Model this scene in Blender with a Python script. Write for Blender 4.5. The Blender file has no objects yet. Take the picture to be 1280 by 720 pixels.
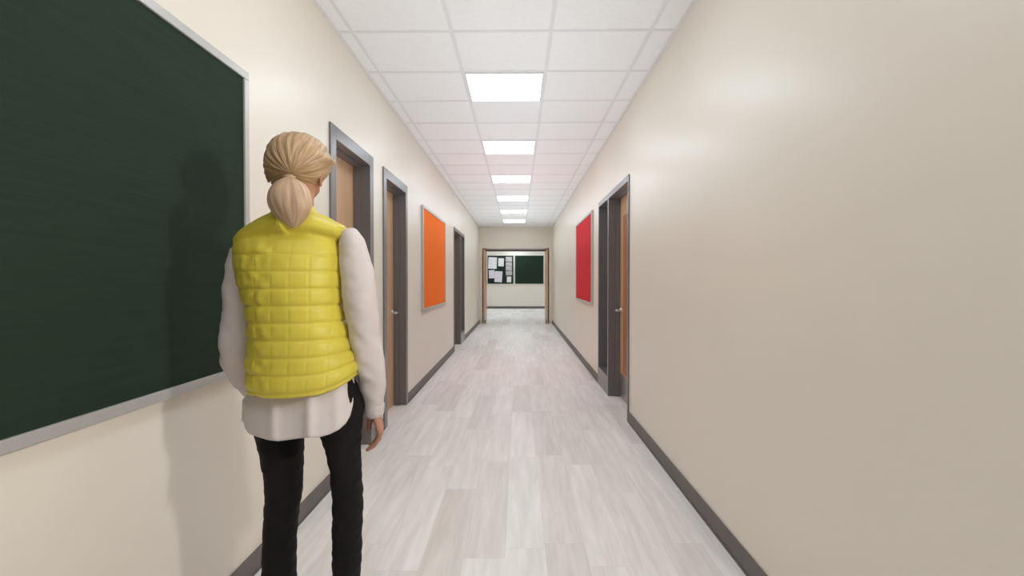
import bpy, bmesh, math, random
from mathutils import Vector, Matrix, Euler, noise

random.seed(7)
S = bpy.context.scene
COL = S.collection
R = math.radians

# ------------------------------------------------------------------ camera
H_EYE = 1.24
cam_d = bpy.data.cameras.new('camera')
cam = bpy.data.objects.new('camera', cam_d)
COL.objects.link(cam)
cam.location = (0, 0, H_EYE)
cam.rotation_euler = (R(90 - 0.895), 0, R(0.716))
cam_d.sensor_width = 36
cam_d.lens = 18
cam_d.clip_start = 0.02
S.camera = cam
ROT = cam.rotation_euler.to_matrix()


def at(px, py, Y):
    """world point at depth Y that the photograph shows at pixel px, py"""
    d = ROT @ Vector(((px - 640) / 640, -(py - 360) / 640, -1))
    return Vector((0, 0, H_EYE)) + d * (Y / d.y)


# ------------------------------------------------------------------ materials
def lin(r, g, b):
    f = lambda c: (c / 255 / 12.92) if c / 255 <= 0.04045 else ((c / 255 + 0.055) / 1.055) ** 2.4
    return (f(r), f(g), f(b), 1)


def new_mat(name):
    m = bpy.data.materials.new(name)
    m.use_nodes = True
    nt = m.node_tree
    return m, nt, nt.nodes, nt.links, nt.nodes['Principled BSDF']


def ramp(N, a, b, p0=0.3, p1=0.7):
    r = N.new('ShaderNodeValToRGB')
    r.color_ramp.elements[0].position = p0
    r.color_ramp.elements[1].position = p1
    r.color_ramp.elements[0].color = a
    r.color_ramp.elements[1].color = b
    return r


def mat(name, col, rough=0.5, metal=0.0, vary=0.06, scale=(8, 8, 8), bump=0.0, bscale=None, spec=0.5,
        detail=4, dist=0.002, sheen=0.0):
    """principled with a gentle noise in its colour and an optional bump"""
    m, nt, N, L, P = new_mat(name)
    tc = N.new('ShaderNodeTexCoord')
    mp = N.new('ShaderNodeMapping')
    mp.inputs['Scale'].default_value = scale
    L.new(tc.outputs['Object'], mp.inputs['Vector'])
    nz = N.new('ShaderNodeTexNoise')
    nz.inputs['Detail'].default_value = detail
    nz.inputs['Scale'].default_value = 1
    L.new(mp.outputs['Vector'], nz.inputs['Vector'])
    a = tuple(c * (1 - vary) for c in col[:3]) + (1,)
    b = tuple(min(1, c * (1 + vary)) for c in col[:3]) + (1,)
    r = ramp(N, a, b)
    L.new(nz.outputs['Fac'], r.inputs['Fac'])
    L.new(r.outputs['Color'], P.inputs['Base Color'])
    P.inputs['Roughness'].default_value = rough
    P.inputs['Metallic'].default_value = metal
    P.inputs['Specular IOR Level'].default_value = spec
    if sheen:
        P.inputs['Sheen Weight'].default_value = sheen
    if bump:
        mp2 = N.new('ShaderNodeMapping')
        mp2.inputs['Scale'].default_value = bscale or scale
        L.new(tc.outputs['Object'], mp2.inputs['Vector'])
        n2 = N.new('ShaderNodeTexNoise')
        n2.inputs['Scale'].default_value = 1
        n2.inputs['Detail'].default_value = 5
        L.new(mp2.outputs['Vector'], n2.inputs['Vector'])
        bp = N.new('ShaderNodeBump')
        bp.inputs['Strength'].default_value = bump
        bp.inputs['Distance'].default_value = dist
        L.new(n2.outputs['Fac'], bp.inputs['Height'])
        L.new(bp.outputs['Normal'], P.inputs['Normal'])
    return m


def emit_mat(name, col, strength):
    m, nt, N, L, P = new_mat(name)
    P.inputs['Base Color'].default_value = (0.8, 0.8, 0.8, 1)
    P.inputs['Emission Color'].default_value = col
    P.inputs['Emission Strength'].default_value = strength
    return m


def floor_mat():
    m, nt, N, L, P = new_mat('plank_floor')
    tc = N.new('ShaderNodeTexCoord')
    sp = N.new('ShaderNodeSeparateXYZ')
    L.new(tc.outputs['Object'], sp.inputs[0])

    def mth(op, a, b=None):
        n = N.new('ShaderNodeMath')
        n.operation = op
        for i, v in enumerate((a, b)):
            if v is None:
                continue
            if isinstance(v, (int, float)):
                n.inputs[i].default_value = v
            else:
                L.new(v, n.inputs[i])
        return n.outputs[0]
    W, LEN = 0.184, 1.22
    u = mth('DIVIDE', mth('ADD', sp.outputs['X'], 0.06), W)
    row = mth('FLOOR', u)
    wn = N.new('ShaderNodeTexWhiteNoise')
    wn.noise_dimensions = '1D'
    L.new(row, wn.inputs['W'])
    v = mth('ADD', mth('DIVIDE', sp.outputs['Y'], LEN), mth('MULTIPLY', wn.outputs['Value'], 7.0))
    col = mth('FLOOR', v)
    cb = N.new('ShaderNodeCombineXYZ')
    L.new(row, cb.inputs[0])
    L.new(col, cb.inputs[1])
    wn2 = N.new('ShaderNodeTexWhiteNoise')
    wn2.noise_dimensions = '3D'
    L.new(cb.outputs[0], wn2.inputs['Vector'])
    # grain, shifted plank by plank
    sh = N.new('ShaderNodeVectorMath')
    sh.operation = 'MULTIPLY_ADD'
    L.new(wn2.outputs['Color'], sh.inputs[0])
    sh.inputs[1].default_value = (13, 17, 9)
    L.new(tc.outputs['Object'], sh.inputs[2])
    mp = N.new('ShaderNodeMapping')
    mp.inputs['Scale'].default_value = (22, 1.6, 1)
    L.new(sh.outputs[0], mp.inputs['Vector'])
    g = N.new('ShaderNodeTexNoise')
    g.inputs['Scale'].default_value = 1
    g.inputs['Detail'].default_value = 7
    g.inputs['Roughness'].default_value = 0.62
    g.inputs['Distortion'].default_value = 0.35
    L.new(mp.outputs['Vector'], g.inputs['Vector'])
    plank = ramp(N, FLOOR_A, FLOOR_B, 0.0, 1.0)
    e = plank.color_ramp.elements.new(0.25)
    e.color = FLOOR_C
    L.new(wn2.outputs['Value'], plank.inputs['Fac'])
    gr = ramp(N, (0.86, 0.85, 0.84, 1), (1.06, 1.06, 1.06, 1), 0.3, 0.68)
    L.new(g.outputs['Fac'], gr.inputs['Fac'])
    mx = N.new('ShaderNodeMix')
    mx.data_type = 'RGBA'
    mx.blend_type = 'MULTIPLY'
    mx.inputs['Factor'].default_value = 1
    L.new(plank.outputs['Color'], mx.inputs['A'])
    L.new(gr.outputs['Color'], mx.inputs['B'])
    # seams between the planks
    fu = mth('FRACT', u)
    fv = mth('FRACT', v)
    eu = mth('MINIMUM', fu, mth('SUBTRACT', 1.0, fu))
    ev = mth('MINIMUM', fv, mth('SUBTRACT', 1.0, fv))
    seam = mth('MAXIMUM', mth('LESS_THAN', eu, 0.006), mth('LESS_THAN', ev, 0.0011))
    mx2 = N.new('ShaderNodeMix')
    mx2.data_type = 'RGBA'
    mx2.blend_type = 'MULTIPLY'
    L.new(mth('MULTIPLY', seam, 0.45), mx2.inputs['Factor'])
    L.new(mx.outputs['Result'], mx2.inputs['A'])
    mx2.inputs['B'].default_value = (0.75, 0.73, 0.7, 1)
    L.new(mx2.outputs['Result'], P.inputs['Base Color'])
    P.inputs['Roughness'].default_value = 0.42
    P.inputs['Specular IOR Level'].default_value = 0.45
    return m


def wood_mat(name, a, b):
    m, nt, N, L, P = new_mat(name)
    tc = N.new('ShaderNodeTexCoord')
    mp = N.new('ShaderNodeMapping')
    mp.inputs['Scale'].default_value = (26, 26, 1.1)
    L.new(tc.outputs['Object'], mp.inputs['Vector'])
    n = N.new('ShaderNodeTexNoise')
    n.inputs['Scale'].default_value = 1
    n.inputs['Detail'].default_value = 6
    n.inputs['Distortion'].default_value = 0.5
    L.new(mp.outputs['Vector'], n.inputs['Vector'])
    r = ramp(N, a, b)
    L.new(n.outputs['Fac'], r.inputs['Fac'])
    L.new(r.outputs['Color'], P.inputs['Base Color'])
    P.inputs['Roughness'].default_value = 0.38
    return m


def hair_mat(name, dark, mid, light):
    """strands follow the U direction of the hair's UV map"""
    m, nt, N, L, P = new_mat(name)
    uv = N.new('ShaderNodeUVMap')
    uv.uv_map = 'strands'
    mp = N.new('ShaderNodeMapping')
    mp.inputs['Scale'].default_value = (34, 2.2, 1)
    L.new(uv.outputs['UV'], mp.inputs['Vector'])
    n = N.new('ShaderNodeTexNoise')
    n.inputs['Scale'].default_value = 1
    n.inputs['Detail'].default_value = 6
    n.inputs['Distortion'].default_value = 0.4
    L.new(mp.outputs['Vector'], n.inputs['Vector'])
    r = ramp(N, dark, light, 0.3, 0.7)
    e = r.color_ramp.elements.new(0.5)
    e.color = mid
    L.new(n.outputs['Fac'], r.inputs['Fac'])
    L.new(r.outputs['Color'], P.inputs['Base Color'])
    P.inputs['Roughness'].default_value = 0.5
    P.inputs['Specular IOR Level'].default_value = 0.35
    bp = N.new('ShaderNodeBump')
    bp.inputs['Strength'].default_value = 0.2
    bp.inputs['Distance'].default_value = 0.002
    L.new(n.outputs['Fac'], bp.inputs['Height'])
    L.new(bp.outputs['Normal'], P.inputs['Normal'])
    return m


def glass_mat(name):
    m, nt, N, L, P = new_mat(name)
    tr = N.new('ShaderNodeBsdfTransparent')
    tr.inputs['Color'].default_value = (0.94, 0.97, 0.96, 1)
    gl = N.new('ShaderNodeBsdfGlossy')
    gl.inputs['Roughness'].default_value = 0.02
    fr = N.new('ShaderNodeFresnel')
    fr.inputs['IOR'].default_value = 1.45
    mx = N.new('ShaderNodeMixShader')
    L.new(fr.outputs[0], mx.inputs[0])
    L.new(tr.outputs[0], mx.inputs[1])
    L.new(gl.outputs[0], mx.inputs[2])
    L.new(mx.outputs[0], N['Material Output'].inputs['Surface'])
    return m


def paper_mat(name, base, ink, scale, amount):
    """a sheet with faint lines of print that cannot be read"""
    m, nt, N, L, P = new_mat(name)
    tc = N.new('ShaderNodeTexCoord')
    mp = N.new('ShaderNodeMapping')
    mp.inputs['Scale'].default_value = scale
    L.new(tc.outputs['Object'], mp.inputs['Vector'])
    n = N.new('ShaderNodeTexNoise')
    n.inputs['Scale'].default_value = 1
    n.inputs['Detail'].default_value = 2
    L.new(mp.outputs['Vector'], n.inputs['Vector'])
    r = ramp(N, base, ink, 0.52, 0.52 + amount)
    L.new(n.outputs['Fac'], r.inputs['Fac'])
    L.new(r.outputs['Color'], P.inputs['Base Color'])
    P.inputs['Roughness'].default_value = 0.7
    return m


LAMP, SKY, UP, KEY = 5.0, 0.5, 21, 10.5
FLOOR_A = (0.77, 0.715, 0.68, 1)
FLOOR_C = (0.84, 0.80, 0.78, 1)
FLOOR_B = (0.91, 0.88, 0.87, 1)
M = {}
M['wall'] = mat('cream_wall_paint', (0.805, 0.74, 0.655), rough=0.34, vary=0.012, scale=(1.5, 1.5, 1.5), bump=0.03,
                bscale=(160, 160, 160), spec=0.4, dist=0.0005)
M['ceiling'] = mat('white_ceiling_tile', (0.93, 0.92, 0.935), rough=0.8, vary=0.02, scale=(40, 40, 40), bump=0.1,
                   bscale=(300, 300, 300))
M['tbar'] = mat('white_ceiling_grid', (0.82, 0.81, 0.83), rough=0.7, vary=0.01)
M['floor'] = floor_mat()
M['base'] = mat('grey_vinyl_base', (0.135, 0.118, 0.112), rough=0.5, vary=0.05)
M['frame'] = mat('grey_painted_steel', (0.165, 0.150, 0.152), rough=0.30, vary=0.04, bump=0.05, bscale=(90, 90, 90))
M['wood'] = wood_mat('maple_veneer', (0.56, 0.335, 0.20, 1), (0.68, 0.43, 0.27, 1))
M['steel'] = mat('brushed_steel', (0.62, 0.60, 0.58), rough=0.3, metal=1.0, vary=0.05, scale=(4, 4, 60))
M['kick'] = mat('satin_kick_plate', (0.42, 0.40, 0.39), rough=0.35, metal=0.8, vary=0.05, scale=(60, 60, 4))
M['alu'] = mat('silver_aluminium_trim', (0.52, 0.51, 0.50), rough=0.38, metal=0.35, vary=0.03)
M['glass'] = glass_mat('clear_glass')
M['green'] = mat('dark_green_tack_fabric', (0.0155, 0.030, 0.0185), rough=0.8, vary=0.10, scale=(6, 5, 110), bump=0.3,
                 bscale=(240, 120, 320), spec=0.2)
M['orange'] = mat('orange_tack_fabric', (0.96, 0.185, 0.010), rough=0.8, vary=0.06, scale=(30, 30, 30), bump=0.2,
                  bscale=(300, 300, 300), spec=0.2)
M['red'] = mat('red_tack_fabric', (0.60, 0.016, 0.026), rough=0.8, vary=0.08, scale=(60, 60, 6), bump=0.2,
               bscale=(300, 300, 300), spec=0.2)
M['lamp'] = emit_mat('light_diffuser', (0.80, 0.92, 1.0, 1), LAMP)
M['white_metal'] = mat('white_enamel', (0.8, 0.79, 0.8), rough=0.4, vary=0.01)
M['skin'] = mat('skin', (0.47, 0.235, 0.155), rough=0.5, vary=0.08, scale=(30, 30, 30), bump=0.1, bscale=(220, 220, 220),
                spec=0.35)
M['vest'] = mat('yellow_quilted_nylon', (0.62, 0.515, 0.062), rough=0.45, vary=0.05, scale=(20, 20, 20), bump=0.15,
                bscale=(60, 60, 90), spec=0.35, dist=0.004)
M['shirt'] = mat('off_white_cotton', (0.62, 0.555, 0.54), rough=0.8, vary=0.03, scale=(20, 20, 20), bump=0.15,
                 bscale=(40, 40, 26), spec=0.25, dist=0.006)
M['black'] = mat('black_denim', (0.0065, 0.005, 0.0052), rough=0.75, vary=0.2, scale=(40, 40, 12), bump=0.25,
                 bscale=(38, 38, 60), spec=0.2, dist=0.006)
M['shoe'] = mat('black_leather', (0.012, 0.011, 0.011), rough=0.4, vary=0.1)
M['hair'] = hair_mat('blonde_hair', (0.30, 0.185, 0.095, 1), (0.45, 0.295, 0.165, 1), (0.60, 0.43, 0.28, 1))
M['pony'] = hair_mat('blonde_ponytail_hair', (0.40, 0.26, 0.165, 1), (0.50, 0.335, 0.22, 1), (0.60, 0.43, 0.30, 1))
M['brow'] = mat('brown_brow_hair', (0.22, 0.13, 0.07), rough=0.7)
M['lips'] = mat('lip_skin', (0.42, 0.15, 0.12), rough=0.4)
M['eye'] = mat('eye_white', (0.8, 0.78, 0.75), rough=0.2, vary=0.01)


# ------------------------------------------------------------------ builders
class MB:
    def __init__(self):
        self.bm = bmesh.new()

    def box(self, x0, x1, y0, y1, z0, z1, bev=0.0):
        x0, x1 = min(x0, x1), max(x0, x1)
        y0, y1 = min(y0, y1), max(y0, y1)
        t = bmesh.new()
        bmesh.ops.create_cube(t, size=1)
        for v in t.verts:
            v.co = Vector(((x0 + x1) / 2 + v.co.x * (x1 - x0), (y0 + y1) / 2 + v.co.y * (y1 - y0),
                           (z0 + z1) / 2 + v.co.z * (z1 - z0)))
        if bev:
            bmesh.ops.bevel(t, geom=list(t.edges), offset=bev, segments=2, affect='EDGES', profile=0.6)
        self.join(t)
        return self

    def join(self, t):
        me = bpy.data.meshes.new('tmp')
        t.to_mesh(me)
        t.free()
        self.bm.from_mesh(me)
        bpy.data.meshes.remove(me)

    def tube(self, pts, r, n=14):
        """round bar through pts (Vectors); r a number or one radius per point"""
        rs = r if isinstance(r, (list, tuple)) else [r] * len(pts)
        self.sweep([(p, a, a) for p, a in zip(pts, rs)], n)
        return self

    def sweep(self, path, n=18, ref=Vector((0, 1, 0))):
        """closed tapered tube; path of (centre, radius across, radius along ref)"""
        t = bmesh.new()
        rings = []
        k = len(path)
        for i, (c, ra, rb) in enumerate(path):
            d = (path[min(i + 1, k - 1)][0] - path[max(i - 1, 0)][0])
            if d.length < 1e-9:
                d = Vector((0, 0, 1))
            d.normalize()
            b = ref - d * ref.dot(d)
            if b.length < 1e-3:
                b = Vector((1, 0, 0)) - d * d.x
            b.normalize()
            a = b.cross(d)
            rings.append([t.verts.new(c + a * (ra * math.cos(2 * math.pi * j / n)) + b * (rb * math.sin(2 * math.pi * j / n)))
                          for j in range(n)])
        for p, q in zip(rings, rings[1:]):
            for j in range(n):
                t.faces.new((p[j], p[(j + 1) % n], q[(j + 1) % n], q[j]))
        # rounded ends
        for ring, (c, ra, rb), nb, flip in ((rings[0], path[0], path[1][0], True), (rings[-1], path[-1], path[-2][0], False)):
            d = (c - nb).normalized()
            tip = t.verts.new(c + d * min(ra, rb) * 0.55)
            mid = [t.verts.new(c + (v.co - c) * 0.72 + d * min(ra, rb) * 0.38) for v in ring]
            for j in range(n):
                f = (ring[j], ring[(j + 1) % n], mid[(j + 1) % n], mid[j])
                t.faces.new(f if not flip else f[::-1])
                f = (mid[j], mid[(j + 1) % n], tip)
                t.faces.new(f if not flip else f[::-1])
        bmesh.ops.recalc_face_normals(t, faces=list(t.faces))
        self.join(t)
        return self

    def loft(self, rows, n=40, p=2.3):
        """closed stack of horizontal super-ellipses: rows of (centre, half x, half y)"""
        t = bmesh.new()
        rings = []
        for c, a, b in rows:
            ring = []
            for j in range(n):
                th = 2 * math.pi * j / n
                cs, sn = math.cos(th), math.sin(th)
                ring.append(t.verts.new(c + Vector((a * math.copysign(abs(cs) ** (2 / p), cs),
                                                    b * math.copysign(abs(sn) ** (2 / p), sn), 0))))
            rings.append(ring)
        for q, s in zip(rings, rings[1:]):
            for j in range(n):
                t.faces.new((q[j], q[(j + 1) % n], s[(j + 1) % n], s[j]))
        t.faces.new(rings[0])
        t.faces.new(rings[-1])
        bmesh.ops.recalc_face_normals(t, faces=list(t.faces))
        self.join(t)
        return self

    def ball(self, c, rx, ry, rz, rot=None, seg=28):
        t = bmesh.new()
        bmesh.ops.create_uvsphere(t, u_segments=seg, v_segments=seg // 2, radius=1)
        for v in t.verts:
            q = Vector((v.co.x * rx, v.co.y * ry, v.co.z * rz))
            if rot:
                q = rot @ q
            v.co = c + q
        self.join(t)
        return self

    def build(self, name, m, parent=None, smooth=False, angle=None):
        me = bpy.data.meshes.new(name)
        self.bm.to_mesh(me)
        self.bm.free()
        return link(name, me, m, parent, smooth)


def link(name, me, m, parent=None, smooth=False):
    if m:
        me.materials.append(m)
    if smooth:
        me.polygons.foreach_set('use_smooth', [True] * len(me.polygons))
    o = bpy.data.objects.new(name, me)
    COL.objects.link(o)
    if parent:
        o.parent = parent
        o.matrix_parent_inverse = Matrix.Translation(-world_loc(parent))
    return o


def world_loc(o):
    v = Vector(o.location)
    if o.parent:
        v = v + world_loc(o.parent) + o.matrix_parent_inverse.translation
    return v


def tag(o, label, cat, group=None, kind=None):
    o['label'] = label
    o['category'] = cat
    if group:
        o['group'] = group
    if kind:
        o['kind'] = kind
    return o


def empty(name, loc):
    o = bpy.data.objects.new(name, None)
    o.empty_display_size = 0.1
    o.location = loc
    COL.objects.link(o)
    return o


def struct(o, label, cat):
    return tag(o, label, cat, kind='structure')


def remeshed(mb, voxel, smooth=2, fac=0.5):
    """one continuous skin over everything in mb"""
    me = bpy.data.meshes.new('raw')
    mb.bm.to_mesh(me)
    mb.bm.free()
    o = bpy.data.objects.new('raw', me)
    COL.objects.link(o)
    r = o.modifiers.new('r', 'REMESH')
    r.mode = 'VOXEL'
    r.voxel_size = voxel
    if smooth:
        s = o.modifiers.new('s', 'SMOOTH')
        s.factor = fac
        s.iterations = smooth
    dg = bpy.context.evaluated_depsgraph_get()
    out = bpy.data.meshes.new_from_object(o.evaluated_get(dg))
    bpy.data.objects.remove(o)
    bpy.data.meshes.remove(me)
    return out


def spline(rows, k=6):
    """Catmull-Rom through rows of equal-length tuples (numbers or Vectors)"""
    out = []
    n = len(rows)
    for i in range(n - 1):
        p0, p1, p2, p3 = rows[max(i - 1, 0)], rows[i], rows[i + 1], rows[min(i + 2, n - 1)]
        for s in range(k):
            t = s / k
            out.append(tuple(
                (b * 2 + (c - a) * t + (a * 2 - b * 5 + c * 4 - d) * t * t + (b * 3 - a - c * 3 + d) * t * t * t) * 0.5
                for a, b, c, d in zip(p0, p1, p2, p3)))
    out.append(rows[-1])
    return out


# ------------------------------------------------------------------ the corridor
XL, XR = -1.12, 0.968
HC = 2.765
Y_BACK, Y_END, Y_DOOR, Y_FAR = -2.2, 14.65, 15.53, 22.25
XLL, XRR = -3.4, 3.4
WT = 0.17
D_LEAF = 0.112


def wx(side, d):
    return XL - d if side < 0 else XR + d


# openings: side, y0, y1 (outer frame edges), top
OPEN_L = [(3.024, 3.917, 2.176), (4.216, 5.12, 2.176), (8.85, 10.54, 2.16)]
OPEN_R = [(4.473, 6.16, 2.16)]


def wall_with_openings(name, side, opens, label):
    mb = MB()
    xa, xb = wx(side, 0), wx(side, WT)
    y = Y_BACK
    for y0, y1, top, *sill in opens:
        a, b, c = y0 + 0.02, y1 - 0.02, top - 0.02
        if sill:
            mb.box(xa, xb, a, b, 0, sill[0] + 0.02)
        mb.box(xa, xb, y, a, 0, HC)
        mb.box(xa, xb, a, b, c, HC)
        y = b
    mb.box(xa, xb, y, Y_END, 0, HC)
    return struct(mb.build(name, M['wall']), label, 'wall')


wall_with_openings('wall_left', -1, OPEN_L, 'long cream wall on the left of the corridor')
wall_with_openings('wall_right', 1, OPEN_R, 'long plain cream wall on the right of the corridor')

Y_SIDE = 4.1       # in front of this the right wall is an outside wall
struct(MB().box(XLL - 0.4, XR + WT, Y_BACK - 0.1, Y_SIDE, -0.1, 0).box(XLL - 0.4, XRR + 0.4, Y_SIDE, Y_FAR + 0.2, -0.1, 0).build('floor', M['floor']),
       'pale grey wood plank floor of the corridor', 'floor')
struct(MB().box(XLL - 0.4, XR + WT, Y_BACK - 0.1, Y_SIDE, HC, HC + 0.1).box(XLL - 0.4, XRR + 0.4, Y_SIDE, Y_FAR + 0.2, HC, HC + 0.1).build('ceiling', M['ceiling']),
       'white suspended tile ceiling', 'ceiling')

OX0, OX1, OZ = -1.032, 0.872, 2.158
mb = MB()
mb.box(XL - WT, OX0, Y_END, Y_DOOR + 0.09, 0, HC)
mb.box(OX1, XR + WT, Y_END, Y_DOOR + 0.09, 0, HC)
mb.box(OX0, OX1, Y_END, Y_DOOR + 0.09, OZ, HC)
mb.box(XLL, XL - WT, Y_DOOR - 0.06, Y_DOOR + 0.09, 0, HC)
mb.box(XR + WT, XRR, Y_DOOR - 0.06, Y_DOOR + 0.09, 0, HC)
struct(mb.build('wall_end', M['wall']), 'beige wall across the corridor end around the double doorway', 'wall')
struct(MB().box(XLL, XRR, Y_FAR, Y_FAR + 0.15, 0, HC).build('wall_far', M['wall']),
       'cream far wall seen through the double doorway', 'wall')
struct(MB().box(XLL - 0.15, XLL, Y_BACK, Y_FAR + 0.15, 0, HC).build('wall_outer_left', M['wall']),
       'outer left wall of the rooms and the far lobby', 'wall')
struct(MB().box(XRR, XRR + 0.15, Y_SIDE, Y_FAR + 0.15, 0, HC).box(XR + WT, XRR, Y_SIDE, Y_SIDE + 0.1, 0, HC).build('wall_outer_right', M['wall']),
       'outer right wall of the rooms and the far lobby', 'wall')
struct(MB().box(XLL, XL - WT, Y_BACK - 0.15, Y_BACK, 0, HC).box(XL - WT, XR + WT, Y_BACK - 0.15, Y_BACK, 0, HC).build('wall_back', M['wall']),
       'wall closing the corridor behind the camera', 'wall')


def baseboard(name, side, spans, label):
    mb = MB()
    for y0, y1 in spans:
        xa, xb = wx(side, 0.001), wx(side, -0.009)
        mb.box(xa, xb, y0, y1, 0, 0.092, 0.002)
        # small toe at the floor
        mb.box(xa, wx(side, -0.014), y0, y1, 0, 0.008)
    return struct(mb.build(name, M['base']), label, 'baseboard')


baseboard('baseboard_left', -1, [(Y_BACK, 3.024), (3.917, 4.216), (5.12, 8.85), (10.54, Y_END)],
          'grey baseboard along the left wall')
baseboard('baseboard_right', 1, [(Y_BACK, 4.473), (6.16, Y_END)], 'grey baseboard along the right wall')
struct(MB().box(XLL, XRR, Y_FAR - 0.012, Y_FAR, 0, 0.095, 0.002).build('baseboard_far', M['base']),
       'dark grey baseboard under the far lobby wall', 'baseboard')

# ceiling grid
T0, TS = 3.768, 0.6096
GX = [-1.02, -0.41, 0.20, 0.81]
mb = MB()
bw, bt = 0.012, 0.004
for gx in GX:
    mb.box(gx - bw, gx + bw, Y_BACK, Y_END, HC - bt, HC + 0.001)
n0 = int((Y_BACK - T0) / TS)
for i in range(n0, 18):
    y = T0 + i * TS
    if y < Y_END:
        mb.box(XL, XR, y - bw, y + bw, HC - bt + 0.0005, HC + 0.001)
struct(mb.build('trim_1', M['tbar']), 'thin white grid bars between the ceiling tiles', 'ceiling grid')
mb = MB()
mb.box(XL, XL + 0.022, Y_BACK, Y_END, HC - 0.006, HC + 0.001)
mb.box(XR - 0.022, XR, Y_BACK, Y_END, HC - 0.006, HC + 0.001)
mb.box(XL, XR, Y_END - 0.022, Y_END, HC - 0.006, HC + 0.001)
struct(mb.build('trim_2', M['white_metal']), 'white angle strip where the ceiling meets the walls', 'ceiling trim')


# ceiling lights
def ceiling_light(x0, y0, label, group):
    t = empty('ceiling_light', (x0 + TS / 2, y0 + TS / 2, HC - 0.012))
    a, b, c, d = x0 + 0.013, x0 + TS - 0.013, y0 + 0.013, y0 + TS - 0.013
    f = MB()
    w = 0.010
    for q in ((a, a + w, c, d), (b - w, b, c, d), (a + w, b - w, c, c + w), (a + w, b - w, d - w, d)):
        f.box(*q, HC - 0.010, HC - 0.0005)
    f.build('frame', M['white_metal'], t)
    df = MB().box(a + w, b - w, c + w, d - w, HC - 0.007, HC - 0.001).build('diffuser', M['lamp'], t)
    return tag(t, label, 'light', group)


ORD = ['nearest and largest glowing square light panel in the corridor ceiling',
       'second glowing light panel from the camera in the corridor ceiling',
       'third glowing light panel from the camera in the corridor ceiling',
       'fourth glowing light panel from the camera in the corridor ceiling',
       'fifth glowing light panel, last but one before the double doorway',
       'sixth and farthest glowing light panel, just before the double doorway']
for i, lab in enumerate(ORD):
    ceiling_light(-0.41, T0 + i * 3 * TS, lab, 'corridor ceiling lights')
for i, lab in ((-1, 'light panel overhead between the camera and the woman'),
               (-2, 'light panel directly above the camera'), (-3, 'light panel behind the camera'),
               ):
    ceiling_light(-0.41, T0 + i * 3 * TS, lab, 'corridor ceiling lights')
for x, y, lab in ((-0.41, 16.6, 'unseen lobby light panel just beyond the double doorway'),
                  (-0.41, 19.8, 'unseen lobby light panel near the far boards'),
                  (-2.2, 17.2, 'unseen lobby light panel on the near left side of the lobby'),
                  (-2.2, 20.6, 'unseen lobby light panel on the far left side of the lobby'),
                  (1.7, 20.6, 'unseen lobby light panel on the far right side of the lobby'),
                  (-0.41, 18.2, 'unseen lobby light panel in the middle of the lobby'),
                  (-0.41, 21.4, 'unseen lobby light panel closest to the far boards'),
                  (1.7, 17.2, 'unseen lobby light panel on the near right side of the lobby')):
    ceiling_light(x, y, lab, 'unseen lobby ceiling lights')  # out of view; several panels added only to brighten the far wall


# ------------------------------------------------------------------ doors
def lever(side, y, z, depth, toward, parent, both=False):
    """lever handle: rose, spindle, lever pointing along the door"""
    h = MB()
    x0 = wx(side, depth)
    s = -side            # out of the wall, into the corridor
    h.tube([Vector((x0, y, z)), Vector((x0 + s * 0.008, y, z))], 0.026, 20)
    h.tube([Vector((x0 + s * 0.006, y, z)), Vector((x0 + s * 0.055, y, z))], 0.0095, 14)
    L_ = [Vector((x0 + s * 0.052, y, z)), Vector((x0 + s * 0.062, y + toward * 0.02, z)),
          Vector((x0 + s * 0.062, y + toward * 0.075, z)), Vector((x0 + s * 0.054, y + toward * 0.118, z - 0.002))]
    h.tube(L_, [0.0095, 0.0105, 0.0095, 0.0085], 14)
    return h.build('door_handle', M['steel'], parent, smooth=True)


def frame_boxes(mb, side, y0, y1, top, fn, ff, fh):
    """steel frame lining an opening: near jamb, far jamb, head, with stops"""
    xo, xi = wx(side, -0.012), wx(side, WT)
    mb.box(xo, xi, y0, y0 + fn, 0, top, 0.002)
    mb.box(xo, xi, y1 - ff, y1, 0, top, 0.002)
    mb.box(xo, xi, y0 + fn, y1 - ff, top - fh, top, 0.002)


def stops(mb, side, ya, yb, top, sill=0):
    xa, xb = wx(side, 0.062), wx(side, D_LEAF - 0.003)
    mb.box(xa, xb, ya, ya + 0.015, sill, top)
    mb.box(xa, xb, yb - 0.015, yb, sill, top)
    mb.box(xa, xb, ya + 0.015, yb - 0.015, top - 0.015, top)


def hinges(side, y, parent):
    for z in (0.28, 1.06, 1.86):
        x = wx(side, D_LEAF + 0.04)
        MB().tube([Vector((x, y, z - 0.05)), Vector((x, y, z + 0.05))], 0.007, 10).build('hinge', M['steel'], parent)


def single_door(name, y0, y1, top, fn, ff, label):
    t = empty(name, (wx(-1, 0), (y0 + y1) / 2, 0))
    mb = MB()
    frame_boxes(mb, -1, y0, y1, top, fn, ff, 0.08)
    stops(mb, -1, y0 + fn, y1 - ff, top - 0.08)
    mb.build('door_frame', M['frame'], t)
    lf = MB().box(wx(-1, D_LEAF), wx(-1, D_LEAF + 0.044), y0 + fn + 0.003, y1 - ff - 0.003, 0.008, top - 0.083,
                  0.0015).build('door_leaf', M['wood'], t)
    lever(-1, y1 - ff - 0.075, 0.925, D_LEAF, -1, lf)
    hinges(-1, y0 + fn + 0.004, lf)
    return struct(t, label, 'door')


single_door('door_1', 3.024, 3.917, 2.176, 0.092, 0.092, 'maple door in a grey frame just beyond the woman\'s head')
single_door('door_2', 4.216, 5.12, 2.176, 0.092, 0.080, 'maple door in a grey frame left of the orange board')


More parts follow.
